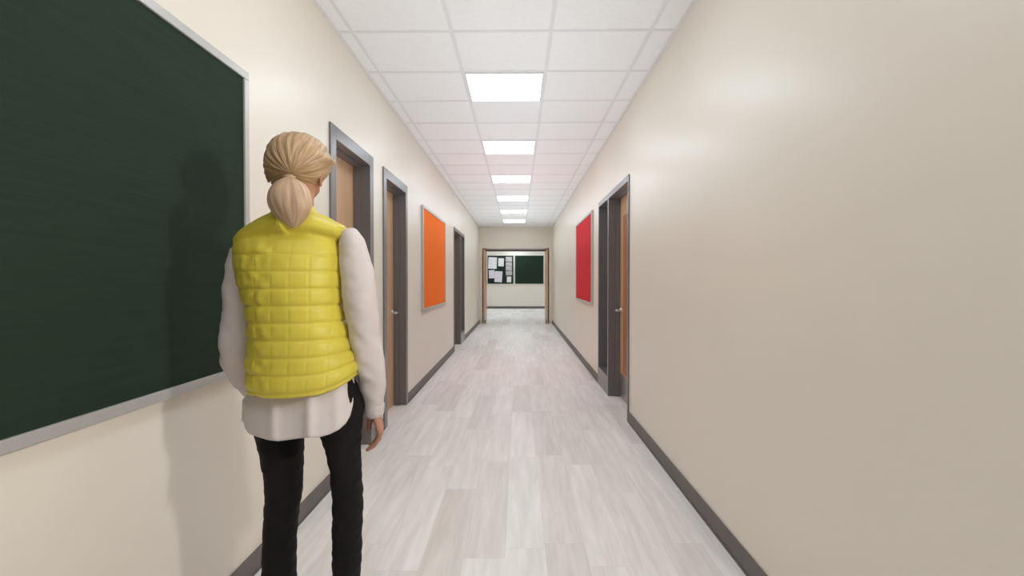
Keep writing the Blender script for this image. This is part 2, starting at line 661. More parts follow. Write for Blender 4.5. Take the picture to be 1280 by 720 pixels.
def unit_door(name, wname, side, y0, ym, y1, top, label, wlabel):
    """door nearer the camera, mullion at ym, sidelight beyond it"""
    t = empty(name, (wx(side, 0), (y0 + ym) / 2, 0))
    fn, mw, ff, fh, sill = 0.032, 0.052, 0.05, 0.056, 0.205
    mb = MB()
    frame_boxes(mb, side, y0, y1, top, fn, ff, fh)
    xo, xi = wx(side, -0.012), wx(side, WT)
    mb.box(xo, xi, ym, ym + mw, 0, top - fh, 0.002)
    mb.box(xo, xi, ym + mw, y1 - ff, 0, sill, 0.002)
    stops(mb, side, y0 + fn, ym, top - fh)
    mb.build('door_frame', M['frame'], t)
    ya, yb = y0 + fn + 0.003, ym - 0.003
    xa, xb = wx(side, D_LEAF), wx(side, D_LEAF + 0.044)
    vy0, vy1, vz0, vz1 = ya + 0.14, yb - 0.18, 0.275, 1.90
    lfm = MB()
    lfm.box(xa, xb, ya, vy0, 0.008, top - fh - 0.003)
    lfm.box(xa, xb, vy1, yb, 0.008, top - fh - 0.003)
    lfm.box(xa, xb, vy0, vy1, 0.008, vz0)
    lfm.box(xa, xb, vy0, vy1, vz1, top - fh - 0.003)
    lf = lfm.build('door_leaf', M['wood'], t)
    # raised wooden panel strip let into the leaf
    st = side
    MB().box(wx(side, D_LEAF - 0.006), wx(side, D_LEAF + 0.030), vy0 + 0.001, vy1 - 0.001, vz0 + 0.001, vz1 - 0.001,
             0.003).build('door_panel', M['wood_dark'], lf)
    MB().box(wx(side, D_LEAF - 0.002), wx(side, D_LEAF + 0.001), ya + 0.02, yb - 0.02, 0.02, 0.26,
             0.0005).build('kick_plate', M['kick'], lf)
    if side > 0:
        lever(side, ym - 0.075, 0.925, D_LEAF, -1, lf)
    else:
        MB().box(wx(side, D_LEAF - 0.002), wx(side, D_LEAF + 0.001), ym - 0.16, ym - 0.06, 0.90, 1.25,
                 0.0005).build('push_plate', M['steel'], lf)
    hinges(side, ya + 0.002, lf)
    struct(t, label, 'door')
    # sidelight
    w = empty(wname, (wx(side, 0.1), (ym + y1) / 2, sill))
    a, b, c, d = ym + mw, y1 - ff, sill, top - fh
    s = MB()
    for q in ((a, a + 0.016, c, d), (b - 0.016, b, c, d), (a + 0.016, b - 0.016, c, c + 0.016), (a + 0.016, b - 0.016, d - 0.016, d)):
        s.box(wx(side, 0.112), wx(side, 0.132), *q)
    s.build('window_frame', M['frame'], w)
    MB().box(wx(side, 0.118), wx(side, 0.124), a + 0.01, b - 0.01, c + 0.01, d - 0.01).build('pane', M['glass'], w)
    struct(w, wlabel, 'window')


M['wood_dark'] = wood_mat('maple_veneer_warm', (0.34, 0.145, 0.065, 1), (0.43, 0.195, 0.092, 1))
unit_door('door_3', 'window_1', -1, 8.85, 9.84, 10.54, 2.16, 'grey framed doorway on the left wall nearest the corridor end',
          'tall narrow sidelight window beside the far left doorway')
unit_door('door_4', 'window_2', 1, 4.473, 5.458, 6.16, 2.16, 'maple door in a grey frame on the right wall',
          'tall narrow sidelight window beyond the right hand door')

# double doorway at the corridor end: frame and two leaves folded back into the recess
mb = MB()
mb.box(OX0, OX0 + 0.045, Y_DOOR - 0.03, Y_DOOR + 0.10, 0, OZ, 0.002)
mb.box(OX1 - 0.045, OX1, Y_DOOR - 0.03, Y_DOOR + 0.10, 0, OZ, 0.002)
mb.box(OX0 + 0.045, OX1 - 0.045, Y_DOOR - 0.03, Y_DOOR + 0.10, 2.108, OZ, 0.001)
mb.box(OX0 - 0.045, OX0, Y_DOOR + 0.09, Y_DOOR + 0.10, 0, OZ + 0.04)
mb.box(OX1, OX1 + 0.045, Y_DOOR + 0.09, Y_DOOR + 0.10, 0, OZ + 0.04)
mb.box(OX0, OX1, Y_DOOR + 0.09, Y_DOOR + 0.10, OZ, OZ + 0.04)
struct(mb.build('trim_3', M['frame']), 'dark grey steel frame of the double doorway', 'door frame')


def fold_leaf(name, s, label):
    """leaf standing open at right angles to the doorway, latch edge towards the camera"""
    xin = OX0 + 0.075 if s < 0 else OX1 - 0.072
    xout = xin + s * 0.044
    t = empty(name, ((xin + xout) / 2, Y_DOOR - 0.03, 0))
    ya, yb = Y_DOOR - 0.035 - 0.90, Y_DOOR - 0.035
    lf = MB().box(xin, xout, ya, yb, 0.010, 2.104, 0.0015).build('door_leaf', M['wood'], t)
    for x, o in ((xin, -s), (xout, s)):
        h = MB()
        y, z = ya + 0.07, 0.925
        k = 1 if o == -s else 0.55
        h.tube([Vector((x, y, z)), Vector((x + o * 0.008, y, z))], 0.026, 16)
        h.tube([Vector((x + o * 0.006, y, z)), Vector((x + o * 0.045 * k, y, z))], 0.009, 12)
        h.tube([Vector((x + o * 0.045 * k, y - 0.004, z)), Vector((x + o * 0.05 * k, y + 0.11, z))], 0.009, 12)
        h.build('door_handle', M['steel'], lf, smooth=True)
    MB().box(xin - s * 0.002, xin, ya + 0.02, yb - 0.02, 0.02, 0.26, 0.0005).build('kick_plate', M['kick'], lf)
    hd = MB()
    hd.box(xin - s * 0.020, xin - s * 0.001, ya - 0.004, ya + 0.030, 0.045, 0.10, 0.003)
    hd.tube([Vector((xin - s * 0.012, ya + 0.01, 0.06)), Vector((xin - s * 0.022, ya - 0.05, 0.012))], 0.009, 10)
    hd.tube([Vector((xin - s * 0.022, ya - 0.05, 0.016)), Vector((xin - s * 0.022, ya - 0.05, 0.001))], 0.017, 12)
    hd.build('door_holder', M['shoe'], lf)
    for z in (0.28, 1.06, 1.86):
        x = xout + s * 0.004
        MB().tube([Vector((x, yb + 0.002, z - 0.05)), Vector((x, yb + 0.002, z + 0.05))], 0.006, 10).build('hinge', M['steel'], lf)
    return struct(t, label, 'door')


fold_leaf('door_5', -1, 'left leaf of the open maple double doors at the corridor end')
fold_leaf('door_6', 1, 'right leaf of the open maple double doors at the corridor end')


# ------------------------------------------------------------------ boards
def wall_board(side, y0, y1, z0, z1, m, label, name='bulletin_board', fw=0.032, th=0.028):
    t = empty(name, (wx(side, 0), (y0 + y1) / 2, z0))
    f = MB()
    xa, xb = wx(side, 0.0), wx(side, -th)
    f.box(xa, xb, y0, y1, z0, z0 + fw, 0.003)
    f.box(xa, xb, y0, y1, z1 - fw, z1, 0.003)
    f.box(xa, xb, y0, y0 + fw, z0 + fw, z1 - fw, 0.003)
    f.box(xa, xb, y1 - fw, y1, z0 + fw, z1 - fw, 0.003)
    f.build('frame', M['alu'], t)
    MB().box(wx(side, 0.0), wx(side, -th + 0.008), y0 + fw - 0.002, y1 - fw + 0.002, z0 + fw - 0.002,
             z1 - fw + 0.002).build('panel', m, t)
    return tag(t, label, 'board', 'boards on the corridor walls')


wall_board(-1, -1.6, 2.075, 0.868, 2.078, M['green'],
           'large dark green bulletin board with a silver frame beside the woman', fw=0.032)
wall_board(-1, 5.885, 7.69, 0.877, 2.107, M['orange'], 'orange bulletin board in a silver frame on the left wall')
wall_board(1, 6.63, 8.42, 0.916, 2.142, M['red'], 'red bulletin board in a silver frame on the right wall')


def far_board(x0, x1, z0, z1, label):
    t = empty('bulletin_board', ((x0 + x1) / 2, Y_FAR, z0))
    fw = 0.022
    f = MB()
    for q in ((x0, x1, z0, z0 + fw), (x0, x1, z1 - fw, z1), (x0, x0 + fw, z0 + fw, z1 - fw), (x1 - fw, x1, z0 + fw, z1 - fw)):
        f.box(q[0], q[1], Y_FAR - 0.028, Y_FAR, q[2], q[3], 0.003)
    f.build('frame', M['alu_pale'], t)
    MB().box(x0 + fw, x1 - fw, Y_FAR - 0.02, Y_FAR, z0 + fw, z1 - fw).build('panel', M['green'], t)
    return tag(t, label, 'board', 'boards on the far lobby wall')


M['alu_pale'] = mat('pale_board_trim', (0.55, 0.53, 0.50), rough=0.5, vary=0.02)
FB = lambda px, py: at(px, py, Y_FAR - 0.021)
far_board(FB(608.6, 0).x, FB(642.3, 0).x, FB(0, 355.2).z, FB(0, 319.4).z,
          'dark green board with papers pinned on it, on the far wall')
far_board(FB(643.3, 0).x, FB(680.3, 0).x, FB(0, 355.2).z, FB(0, 319.4).z,
          'empty dark green board right of the one with papers, far wall')

PW = (0.80, 0.78, 0.77, 1)
M['paper_plain'] = paper_mat('paper_plain', PW, (0.62, 0.60, 0.64, 1), (5, 5, 60), 0.25)
M['paper_print'] = paper_mat('paper_print', PW, (0.45, 0.40, 0.44, 1), (14, 14, 40), 0.2)
M['paper_pink'] = paper_mat('paper_pink', (0.74, 0.69, 0.74, 1), (0.62, 0.50, 0.62, 1), (9, 9, 20), 0.25)
M['paper_photo'] = paper_mat('paper_photo', (0.52, 0.48, 0.49, 1), (0.16, 0.13, 0.14, 1), (9, 9, 22), 0.3)


def z16(x, y):
    return 605 + x / 16, 315 + y / 16


SHEETS = [((86, 105), (256, 335), 2.5, 'paper_plain', 'white sheet at the top left of the papered board', 0),
          ((284, 125), (398, 287), 2, 'paper_print', 'small white sheet with a grey mark right of the top left sheet', 0),
          ((96, 363), (212, 527), -1.5, 'paper_pink', 'pale sheet at the lower left, partly under its neighbour', 0),
          ((212, 385), (364, 603), 3, 'paper_pink', 'large pale lilac sheet overlapping the lower left sheet', 1),
          ((434, 95), (560, 192), 0, 'paper_photo', 'printed card at the top of the right hand column', 0),
          ((436, 204), (558, 285), -1, 'paper_photo', 'dark printed card second from the top of the column', 0),
          ((436, 289), (558, 371), 1, 'paper_photo', 'grey printed card in the middle of the column', 0),
          ((437, 380), (561, 466), -2, 'paper_photo', 'printed card fourth from the top of the column', 0),
          ((458, 490), (545, 606), 1, 'paper_plain', 'small plain white note at the foot of the column', 0)]
for (a, b, rot, mm, lab, lift) in SHEETS:
    p0, p1 = FB(*z16(*a)), FB(*z16(*b))
    cx, cz = (p0.x + p1.x) / 2, (p0.z + p1.z) / 2
    hw, hh = (p1.x - p0.x) / 2, (p0.z - p1.z) / 2
    bm = bmesh.new()
    nx, nz = 8, 8
    yb = -0.0015 - 0.002 * lift
    vs = {}
    for layer, dy in ((0, 0.0), (1, -0.0008)):
        for i in range(nx + 1):
            for j in range(nz + 1):
                u, v = i / nx, j / nz
                curl = -0.014 * (max(0, 0.25 - v) / 0.25) ** 2 * (0.4 + u)
                vs[layer, i, j] = bm.verts.new((-hw + 2 * hw * u, yb + dy + curl, -hh + 2 * hh * v))
    for i in range(nx):
        for j in range(nz):
            for ly in (0, 1):
                q = [vs[ly, i, j], vs[ly, i + 1, j], vs[ly, i + 1, j + 1], vs[ly, i, j + 1]]
                bm.faces.new(q if ly else q[::-1])
    ed = [(i, 0) for i in range(nx)] + [(nx, j) for j in range(nz)] + [(i, nz) for i in range(nx, 0, -1)] + [(0, j) for j in range(nz, 0, -1)]
    for q, s in zip(ed, ed[1:] + ed[:1]):
        bm.faces.new((vs[0, q[0], q[1]], vs[0, s[0], s[1]], vs[1, s[0], s[1]], vs[1, q[0], q[1]]))
    bmesh.ops.recalc_face_normals(bm, faces=list(bm.faces))
    me = bpy.data.meshes.new('paper_sheet')
    bm.to_mesh(me)
    bm.free()
    o = link('paper_sheet', me, M[mm])
    o.location = (cx, Y_FAR - 0.0202, cz)
    o.rotation_euler = (0, R(rot), 0)
    tag(o, lab, 'paper', 'papers pinned on the far green board')

# ------------------------------------------------------------------ the woman
PY = 1.57
foot = at(389, 855, PY)
person = tag(empty('person', (foot.x, PY, 0)),
             'person seen from behind in a yellow quilted vest, white shirt and black trousers', 'person')


def rows(data, back=0.9, k=5):
    """(y px, left px, right px, half depth, depth shift) -> loft rows whose outline, seen from the
    camera, touches the left and right pixel"""
    out = []
    for py, xl, xr, bd, dy in spline(data, k):
        Yc = PY + dy
        p, q = at(xl, py, 1.0), at(xr, py, 1.0)
        m1, m2 = p.x, q.x
        lo, hi = 0.002, 0.5
        for _ in range(40):
            a = (lo + hi) / 2
            if math.sqrt(a * a + m1 * m1 * bd * bd) + math.sqrt(a * a + m2 * m2 * bd * bd) > (m2 - m1) * Yc:
                hi = a
            else:
                lo = a
        cx = m1 * Yc + math.sqrt(a * a + m1 * m1 * bd * bd)
        z = at((xl + xr) / 2, py, Yc - back * bd).z
        out.append((Vector((cx, Yc, z)), a, bd))
    return out


def limb(data, k=6, flat=1.0):
    """(x px, y px, depth, half width px) -> sweep path"""
    out = []
    for px, py, Y, hw in spline(data, k):
        r = hw * Y / 640
        out.append((at(px, py, Y), r, r * flat))
    return out


def inflate(me, fn):
    me.update()
    nr = [v.normal.copy() for v in me.vertices]
    cs = [v.co.copy() for v in me.vertices]
    for v, c, n in zip(me.vertices, cs, nr):
        v.co = c + n * fn(c, n)
    me.update()


# --- head geometry in head space (face towards +y), then turned a little to her right
HEAD_C = at(371.5, 205, 1.60)
HR = Euler((R(2), R(2), R(3)), 'XYZ').to_matrix()


def hp(x, y, z):
    return HEAD_C + HR @ Vector((x, y, z))


body = MB()
body.ball(hp(0, -0.012, 0.012), 0.072, 0.090, 0.078, HR)                  # cranium
body.ball(hp(0, 0.026, -0.026), 0.058, 0.064, 0.084, HR)                  # face
body.ball(hp(0, 0.052, -0.090), 0.030, 0.030, 0.026, HR)                  # chin
for s in (-1, 1):
    body.sweep([(hp(s * 0.058, -0.005, -0.045), 0.014, 0.022), (hp(s * 0.044, 0.025, -0.078), 0.016, 0.022),
                (hp(s * 0.014, 0.056, -0.096), 0.017, 0.018)], 14)       # jaw
    body.ball(hp(s * 0.034, 0.058, -0.036), 0.025, 0.025, 0.030, HR)      # cheek
    body.ball(hp(s * 0.027, 0.068, 0.020), 0.024, 0.018, 0.010, HR)       # brow
    body.ball(hp(s * 0.029, 0.0755, 0.000), 0.0140, 0.0105, 0.0085, HR)    # lids
    # ear: rim and lobe
    ear = []
    for q in range(9):
        a = R(-70 + q * 40)
        ear.append((hp(s * (0.0765 + 0.006 * math.cos(a)), -0.012 - 0.016 * math.cos(a), -0.034 + 0.030 * math.sin(a)), 0.0042, 0.0042))
    body.sweep(ear, 10)
    body.ball(hp(s * 0.074, -0.010, -0.034), 0.006, 0.013, 0.024, HR)
    body.ball(hp(s * 0.074, -0.002, -0.060), 0.005, 0.008, 0.009, HR)
body.sweep([(hp(0, 0.082, 0.012), 0.007, 0.008), (hp(0, 0.096, -0.015), 0.008, 0.010), (hp(0, 0.104, -0.032), 0.011, 0.010)], 12)
for s in (-1, 1):
    body.ball(hp(s * 0.012, 0.092, -0.035), 0.008, 0.010, 0.007, HR)
body.ball(hp(0, 0.083, -0.058), 0.022, 0.012, 0.0055, HR)
body.ball(hp(0, 0.082, -0.069), 0.019, 0.012, 0.0065, HR)
# neck
body.sweep([(at(372, 228, 1.595), 0.052, 0.055), (at(371, 250, 1.585), 0.049, 0.052), (at(370, 275, 1.575), 0.056, 0.056),
            (at(369, 292, 1.57), 0.07, 0.06)], 24)
TL = [(474, 330, 390, .09, 0), (520, 317, 386, .098, 0), (547, 317.5, 383, .094, 0), (573, 323.5, 380.5, .088, 0), (601, 328.5, 379.5, .080, 0),
      (628, 330, 378.5, .072, 0), (656, 329, 374.5, .064, 0), (690, 327.5, 372, .062, 0), (720, 326.5, 371.5, .062, 0),
      (770, 328, 370, .056, 0), (815, 331, 366, .047, .005), (842, 332, 365, .045, .008)]
TR = [(474, 385, 440, .09, 0), (520, 392, 455, .098, 0), (547, 399, 452.5, .092, 0), (573, 408, 451.5, .084, 0), (610, 413.5, 452.5, .074, 0),
      (647, 415, 454.5, .064, 0), (690, 415, 452.7, .060, 0), (720, 415, 451.7, .060, 0), (770, 416, 449.5, .055, 0),
      (815, 418, 447, .047, .005), (842, 419, 446, .045, .008)]
HIP = [(474, 324, 440, .092, 0), (495, 321, 449, .100, 0), (512, 318, 454, .102, 0), (528, 317, 454, .100, 0),
              (540, 322, 450, .094, 0)]
VEST = [(497, 311, 449, .142, 0), (491, 309.5, 450.5, .145, 0), (476, 308.5, 449, .143, 0), (459, 308.5, 445, .138, 0), (440, 310, 440.5, .134, 0), (426, 311, 437.5, .131, 0),
              (400, 309.5, 431.5, .129, 0), (380, 305.5, 430, .130, 0), (357, 298, 430, .132, 0), (336, 293.5, 429, .130, 0),
              (318, 291.5, 428, .122, 0), (303, 292, 426, .108, 0), (294, 302, 424, .092, 0), (284, 326, 414, .072, 0)]
# trunk, inside the clothes
body.loft([(c, a * 0.80, b * 0.72) for c, a, b in rows(VEST[:-1])])
body.loft(rows([(305, 335, 395, .06, 0), (295, 330, 402, .06, 0), (284, 340, 398, .055, 0)]))
ARM_R = [(438, 300, 1.57, 14), (446, 335, 1.57, 15), (451, 385, 1.575, 14.5), (455, 420, 1.585, 13.5), (461, 455, 1.60, 13),
         (466, 490, 1.62, 11), (468, 512, 1.632, 9.5)]
ARM_L = [(304, 314, 1.57, 13), (300, 350, 1.575, 14.5), (298, 400, 1.58, 14), (297, 440, 1.60, 13), (310, 470, 1.67, 12),
         (324, 492, 1.735, 10.5), (332, 504, 1.765, 9.5)]
body.sweep(limb(ARM_R), 20)
body.sweep(limb(ARM_L), 20)
for lg in (TL, TR):
    body.loft([(c, a * 0.80, b * 0.80) for c, a, b in rows(lg[1:])], 28, 2.0)
body.loft([(c, a * 0.86, b * 0.86) for c, a, b in rows(HIP)])
for fx in (348, 432):
    a = at(fx, 846, PY)
    body.sweep([(Vector((a.x, PY - .035, .040)), .028, .026), (Vector((a.x, PY + .05, .040)), .034, .028),
                (Vector((a.x, PY + .14, .028)), .040, .018), (Vector((a.x, PY + .185, .024)), .030, .013)], 18, Vector((0, 0, 1)))


def hand(W, K, u, fw, side, tips, thumb):
    """W wrist, K middle of the knuckle line, u unit vector from little to index finger"""
    d = (K - W)
    for q in (-1.0, -0.35, 0.35, 1.0):     # metacarpals, webbed into a palm
        body.sweep([(W + u * (0.013 * q), 0.0125, 0.0125), (W + d * 0.5 + u * (0.023 * q), 0.0115, 0.0125),
                    (K + u * (0.029 * q), 0.0105, 0.0105)], 12)
    for q, (p1, p2, p3, r) in zip((-1.0, -0.33, 0.33, 1.0), tips):
        b = K + u * (0.030 * q)
        body.sweep([(b - d * 0.1, r * 1.1, r * 1.1), (b, r * 1.12, r * 1.12), (b + p1, r * 1.05, r * 1.05), (b + p2, r * 0.98, r * 0.98), (b + p3, r * 0.78, r * 0.78)], 12)
    body.sweep([(W + p, r, r) for p, r in thumb], 12)


# right hand: hangs by the thigh, fingers curling forward and inward
W = at(469, 514, 1.634)
K = at(476, 538, 1.645)
uR = Vector((-0.22, 0.97, 0.05)).normalized()
f = lambda x, y, z: Vector((x, y, z))
hand(W, K, uR, 0, 1, [
    (f(-.012, .004, -.026), f(-.030, .006, -.043), f(-.043, .006, -.052), .0066),
    (f(-.010, .004, -.030), f(-.030, .008, -.052), f(-.048, .008, -.064), .0074),
    (f(-.008, .005, -.032), f(-.027, .012, -.058), f(-.046, .012, -.071), .0076),
    (f(-.008, .006, -.030), f(-.026, .014, -.053), f(-.043, .016, -.065), .0074)],
    [(f(-.006, .014, -.008), .012), (f(-.022, .026, -.026), .0115), (f(-.028, .028, -.048), .0098), (f(-.027, .030, -.068), .0075)])
# left hand, in front of the hip
W2 = at(334, 506, 1.772)
K2 = at(343, 518, 1.84)
uL = Vector((0.75, 0.1, 0.62)).normalized()
hand(W2, K2, uL, 0, -1, [
    (f(.012, .026, -.012), f(.026, .036, -.026), f(.036, .032, -.036), .0066),
    (f(.012, .030, -.012), f(.028, .046, -.026), f(.040, .044, -.038), .0074),
    (f(.012, .032, -.010), f(.028, .050, -.022), f(.042, .050, -.036), .0076),
    (f(.012, .030, -.008), f(.028, .046, -.018), f(.040, .048, -.030), .0074)],
    [(f(.004, .012, .008), .012), (f(.016, .030, .022), .0115), (f(.026, .050, .030), .0098), (f(.034, .066, .030), .0075)])
bme = remeshed(body, 0.0027, 2, 0.5)
bb = bmesh.new()
bb.from_mesh(bme)
fv = [v for v in bb.verts if v.co.z > 1.42 and (HR.transposed() @ (v.co - HEAD_C)).y > 0.02]
for _ in range(9):
    bmesh.ops.smooth_vert(bb, verts=fv, factor=0.5, use_axis_x=True, use_axis_y=True, use_axis_z=True)
bb.to_mesh(bme)
bb.free()
bodyo = link('body', bme, M['skin'], person, True)
for sd_ in (-1, 1):
    ey = MB().ball(hp(sd_ * 0.029, 0.0775, -0.001), 0.0092, 0.0085, 0.0048, HR, 20).build('eye', M['eye'], bodyo, True)
    MB().ball(hp(sd_ * 0.029, 0.0835, -0.001), 0.0042, 0.0030, 0.0042, HR, 16).build('iris', M['shoe'], ey, True)
    MB().sweep([(hp(sd_ * 0.012, 0.0865, 0.019), 0.0022, 0.0032), (hp(sd_ * 0.028, 0.0855, 0.024), 0.0022, 0.0036),
                (hp(sd_ * 0.046, 0.0735, 0.021), 0.0016, 0.0022)], 10).build('eyebrow', M['brow'], bodyo, True)
MB().sweep([(hp(-0.021, 0.0835, -0.0635), 0.003, 0.003), (hp(0, 0.0925, -0.0625), 0.0055, 0.006), (hp(0.021, 0.0835, -0.0635), 0.003, 0.003)], 12).build(
    'lips', M['lips'], bodyo, True)

# --- trousers
tr = MB()
tr.loft(rows(HIP))
tr.loft(rows(TL), 32, 2.05)
tr.loft(rows(TR), 32, 2.05)
tme = remeshed(tr, 0.005, 3, 0.5)
inflate(tme, lambda c, n: 0.0032 * noise.noise(Vector((c.x * 9, c.y * 9, c.z * 34))) +
        0.002 * noise.noise(Vector((c.x * 26, c.y * 26, c.z * 60))))
link('trousers', tme, M['black'], person, True)

# --- shoes
for fx in (348, 432):
    a = at(fx, 846, PY)
    sh = MB()
    sh.sweep([(Vector((a.x, PY - .050, .045)), .033, .042), (Vector((a.x, PY + .0, .050)), .037, .048), (Vector((a.x, PY + .07, .042)), .042, .040),
              (Vector((a.x, PY + .15, .032)), .046, .030), (Vector((a.x, PY + .20, .027)), .034, .024)], 22, Vector((0, 0, 1)))
    sh.sweep([(Vector((a.x, PY + .006, .05)), .042, .044), (Vector((a.x, PY + .006, .10)), .043, .046)], 20)
    sme = remeshed(sh, 0.004, 3)
    for v in sme.vertices:
        v.co.z = max(v.co.z, 0.012)
    shoe = link('shoe', sme, M['shoe'], person, True)
    so = MB()
    so.loft([(Vector((a.x, PY + .07, .001)), .048, .145), (Vector((a.x, PY + .07, .014)), .047, .143)], 36, 2.6)
    so.build('sole', M['shoe'], shoe)

# --- shirt: sleeves and yoke under the vest, and the long loose tail
st = MB()
SL_R = [(436, 292, 1.568, 12), (440, 306, 1.57, 16.8), (445, 333, 1.57, 19.5), (448, 358, 1.57, 20.8), (451, 384, 1.575, 20.6), (453, 402, 1.58, 19.3),
        (457.5, 431, 1.59, 18.6), (463, 458, 1.60, 18.2), (466, 476, 1.61, 16.6), (467.3, 496, 1.62, 13.8), (467.8, 505, 1.625, 12.8), (467.5, 514, 1.63, 12.2)]
SL_L = [(305, 316, 1.57, 17), (301, 335, 1.572, 18), (299.5, 355, 1.575, 18.3), (298.5, 385, 1.58, 18.5), (297, 412, 1.59, 20),
        (296, 438, 1.60, 20), (299, 456, 1.63, 18.5), (311, 476, 1.68, 16.5), (324, 492, 1.73, 14), (332, 502, 1.76, 12.5)]
st.sweep(limb(SL_R, flat=1.0), 28)
st.sweep(limb(SL_L, flat=1.0), 28)
st.loft([(c, a * 0.93, b * 0.86) for c, a, b in rows(VEST[2:-1])])
sme = remeshed(st, 0.0045, 4, 0.5)


def sleeve_folds(c, n):
    return 0.0045 * noise.noise(Vector((c.x * 14, c.y * 14, c.z * 20 + c.x * 18))) + 0.0022 * noise.noise(Vector((c.x * 30, c.y * 30, c.z * 44)))


inflate(sme, sleeve_folds)
shirt = link('shirt', sme, M['shirt'], person, True)

# cuff of the right sleeve
cf = MB()
cf.sweep(limb([(467.8, 504, 1.625, 12.9), (467.6, 510, 1.628, 12.9), (467.3, 516, 1.632, 12.6)], 3), 26)
cme = remeshed(cf, 0.0035, 1)
link('cuff', cme, M['shirt'], shirt, True)

# tail: an open skirt with its own hem line
HEM = [(300, 520), (304.5, 524), (307, 535), (311, 541.5), (322, 546), (336, 550), (347, 551.5), (360, 550), (372, 548.3), (386, 547), (398, 547),
       (412, 543), (423, 537.5), (432, 529), (437, 520), (440, 508), (443, 488), (446, 470)]


def hem_at(px):
    for (a, b), (c, d) in zip(HEM, HEM[1:]):
        if a <= px <= c:
            return b + (d - b) * (px - a) / (c - a)
    return HEM[0][1] if px < HEM[0][0] else HEM[-1][1]


tail = bmesh.new()
NT, NR = 160, 26
grid = []
top_y = 458
for i in range(NR + 1):
    t = i / NR
    ring = []
    for j in range(NT):
        th = 2 * math.pi * j / NT
        cs, sn = math.cos(th), math.sin(th)          # sn < 0 is the back, towards the camera
        cxp = 380 - 2 * t
        flare = 54 + (21 * min(1, t * 1.6) if cs < 0 else 10.5 * max(0, min(1, (t - 0.15) * 1.3)))
        x_px = cxp + flare * math.copysign(abs(cs) ** 0.92, cs)
        back = max(0.0, min(1.0, 0.5 - 2.2 * sn))
        hem = hem_at(x_px) * back + 528 * (1 - back)
        if sn >= 0 and cs > 0:
            hem = 528 - 72 * cs ** 4
        py = top_y + (hem - top_y) * t
        # hanging folds
        fold = 0
        for fx, w, amp in ((341, 7, .010), (387, 6, .011), (424, 8, .006), (318, 8, .004), (364, 16, -.006), (406, 14, -.005)):
            fold += amp * math.exp(-((x_px - fx) / w) ** 2)
        dep = 0.084 + 0.062 * t + (fold * min(1, t * 2.2) if sn < 0 else 0) * 1.0
        Yc = PY + dep * math.copysign(abs(sn) ** 0.85, sn)
        ring.append(tail.verts.new(at(x_px, py, Yc)))
    grid.append(ring)
for a, b in zip(grid, grid[1:]):
    for j in range(NT):
        tail.faces.new((a[j], b[j], b[(j + 1) % NT], a[(j + 1) % NT]))
bmesh.ops.recalc_face_normals(tail, faces=list(tail.faces))
tm = bpy.data.meshes.new('shirt_tail')
tail.to_mesh(tm)
tail.free()
to = link('shirt_tail', tm, M['shirt'], shirt, True)
sd = to.modifiers.new('thickness', 'SOLIDIFY')
sd.thickness = 0.0022
sd.offset = 1

# --- quilted vest
vs = MB()
vs.loft(rows(VEST), 64, 2.25)
# shoulder yoke
vs.sweep(limb([(372, 281, 1.57, 24), (345, 287, 1.57, 20), (318, 297, 1.57, 15.5), (305, 304, 1.57, 12)], flat=2.2), 24)
vs.sweep(limb([(368, 280, 1.57, 24), (396, 283, 1.57, 18.5), (414, 288, 1.57, 14.5), (427, 290, 1.57, 11)], flat=2.2), 24)
# stand collar
vs.loft(rows([(288, 326, 410, .085, 0), (276, 331, 405, .082, 0), (268, 335, 401, .078, .004), (257, 338.5, 397, .074, .008), (251, 341, 393, .069, .010)]), 48, 2.1)
vme = remeshed(vs, 0.0036, 5, 0.5)
ROWH = 0.0497
Z_HEM = at(380, 493, PY - 0.135).z


Z_COLLAR = at(370, 290, PY - 0.07).z


def hem_rise(c):
    px = 648 + c.x / c.y * 640
    pts = [(300, 1), (340, 0), (370, 0.8), (398, 3), (420, 8), (437, 14), (455, 20)]
    if px <= 300:
        return 1 * 0.002453
    for (a, b), (d, e) in zip(pts, pts[1:]):
        if px <= d:
            return (b + (e - b) * (px - a) / (d - a)) * 0.002453
    return 20 * 0.002453


def quilt(c, n):
    z = c.z - Z_HEM
    k = z / ROWH
    row = math.floor(k)
    fr = k - row
    col = (c.x + 0.9035) / 0.0503
    fc = 1 - abs((col % 1.0) - 0.5) * 2              # 0 on a stitch line, 1 midway
    low = max(0.0, min(1.0, (1.40 - c.z) / 0.22))
    h = 1 - abs(2 * fr - 1) ** (9 - 5.5 * low)
    side = 1 if n.y < 0.2 else 0
    v = 1 - (0.34 - 0.10 * low) * math.exp(-(fc / 0.10) ** 2) * side
    amp = 0.0019 + 0.0043 * low
    crum = 0.5 + 0.5 * noise.noise(Vector((c.x * 17 + row * 3.1, row * 5.7, c.z * 15)))
    px = 648 + c.x / 0.002453
    left = math.exp(-((px - 338) / 22) ** 2) * side
    cr2 = noise.noise(Vector((c.x * 36, row * 2.3, c.z * 30))) * (0.0008 + 0.0065 * left)
    fade = max(0.0, min(1.0, (Z_COLLAR - c.z) / 0.05))
    return (amp * h * v * (0.8 + 0.3 * crum) + cr2 * h) * fade - 0.0035


inflate(vme, quilt)
for v in vme.vertices:
    zr = (v.co.z - Z_HEM) / 0.14
    v.co.z += hem_rise(v.co) * max(0.0, 1 - max(0, zr)) if zr < 1 else 0
vme.update()
vest = link('vest', vme, M['vest'], person, True)
# armhole binding, right and left
# --- hair
hair_c = at(373.5, 201, 1.592)
HX, HY, HZ = 0.0925, 0.110, 0.0850
tie = at(362, 221, 1.487)
pole = (tie - hair_c)
pole = Vector((pole.x / HX, pole.y / HY, pole.z / HZ)).normalized()
ax = pole.cross(Vector((0, 0, 1))).normalized()
ay = ax.cross(pole).normalized()
hb = bmesh.new()
uvl = hb.loops.layers.uv.new('strands')
NA, NP = 220, 80
ring = []


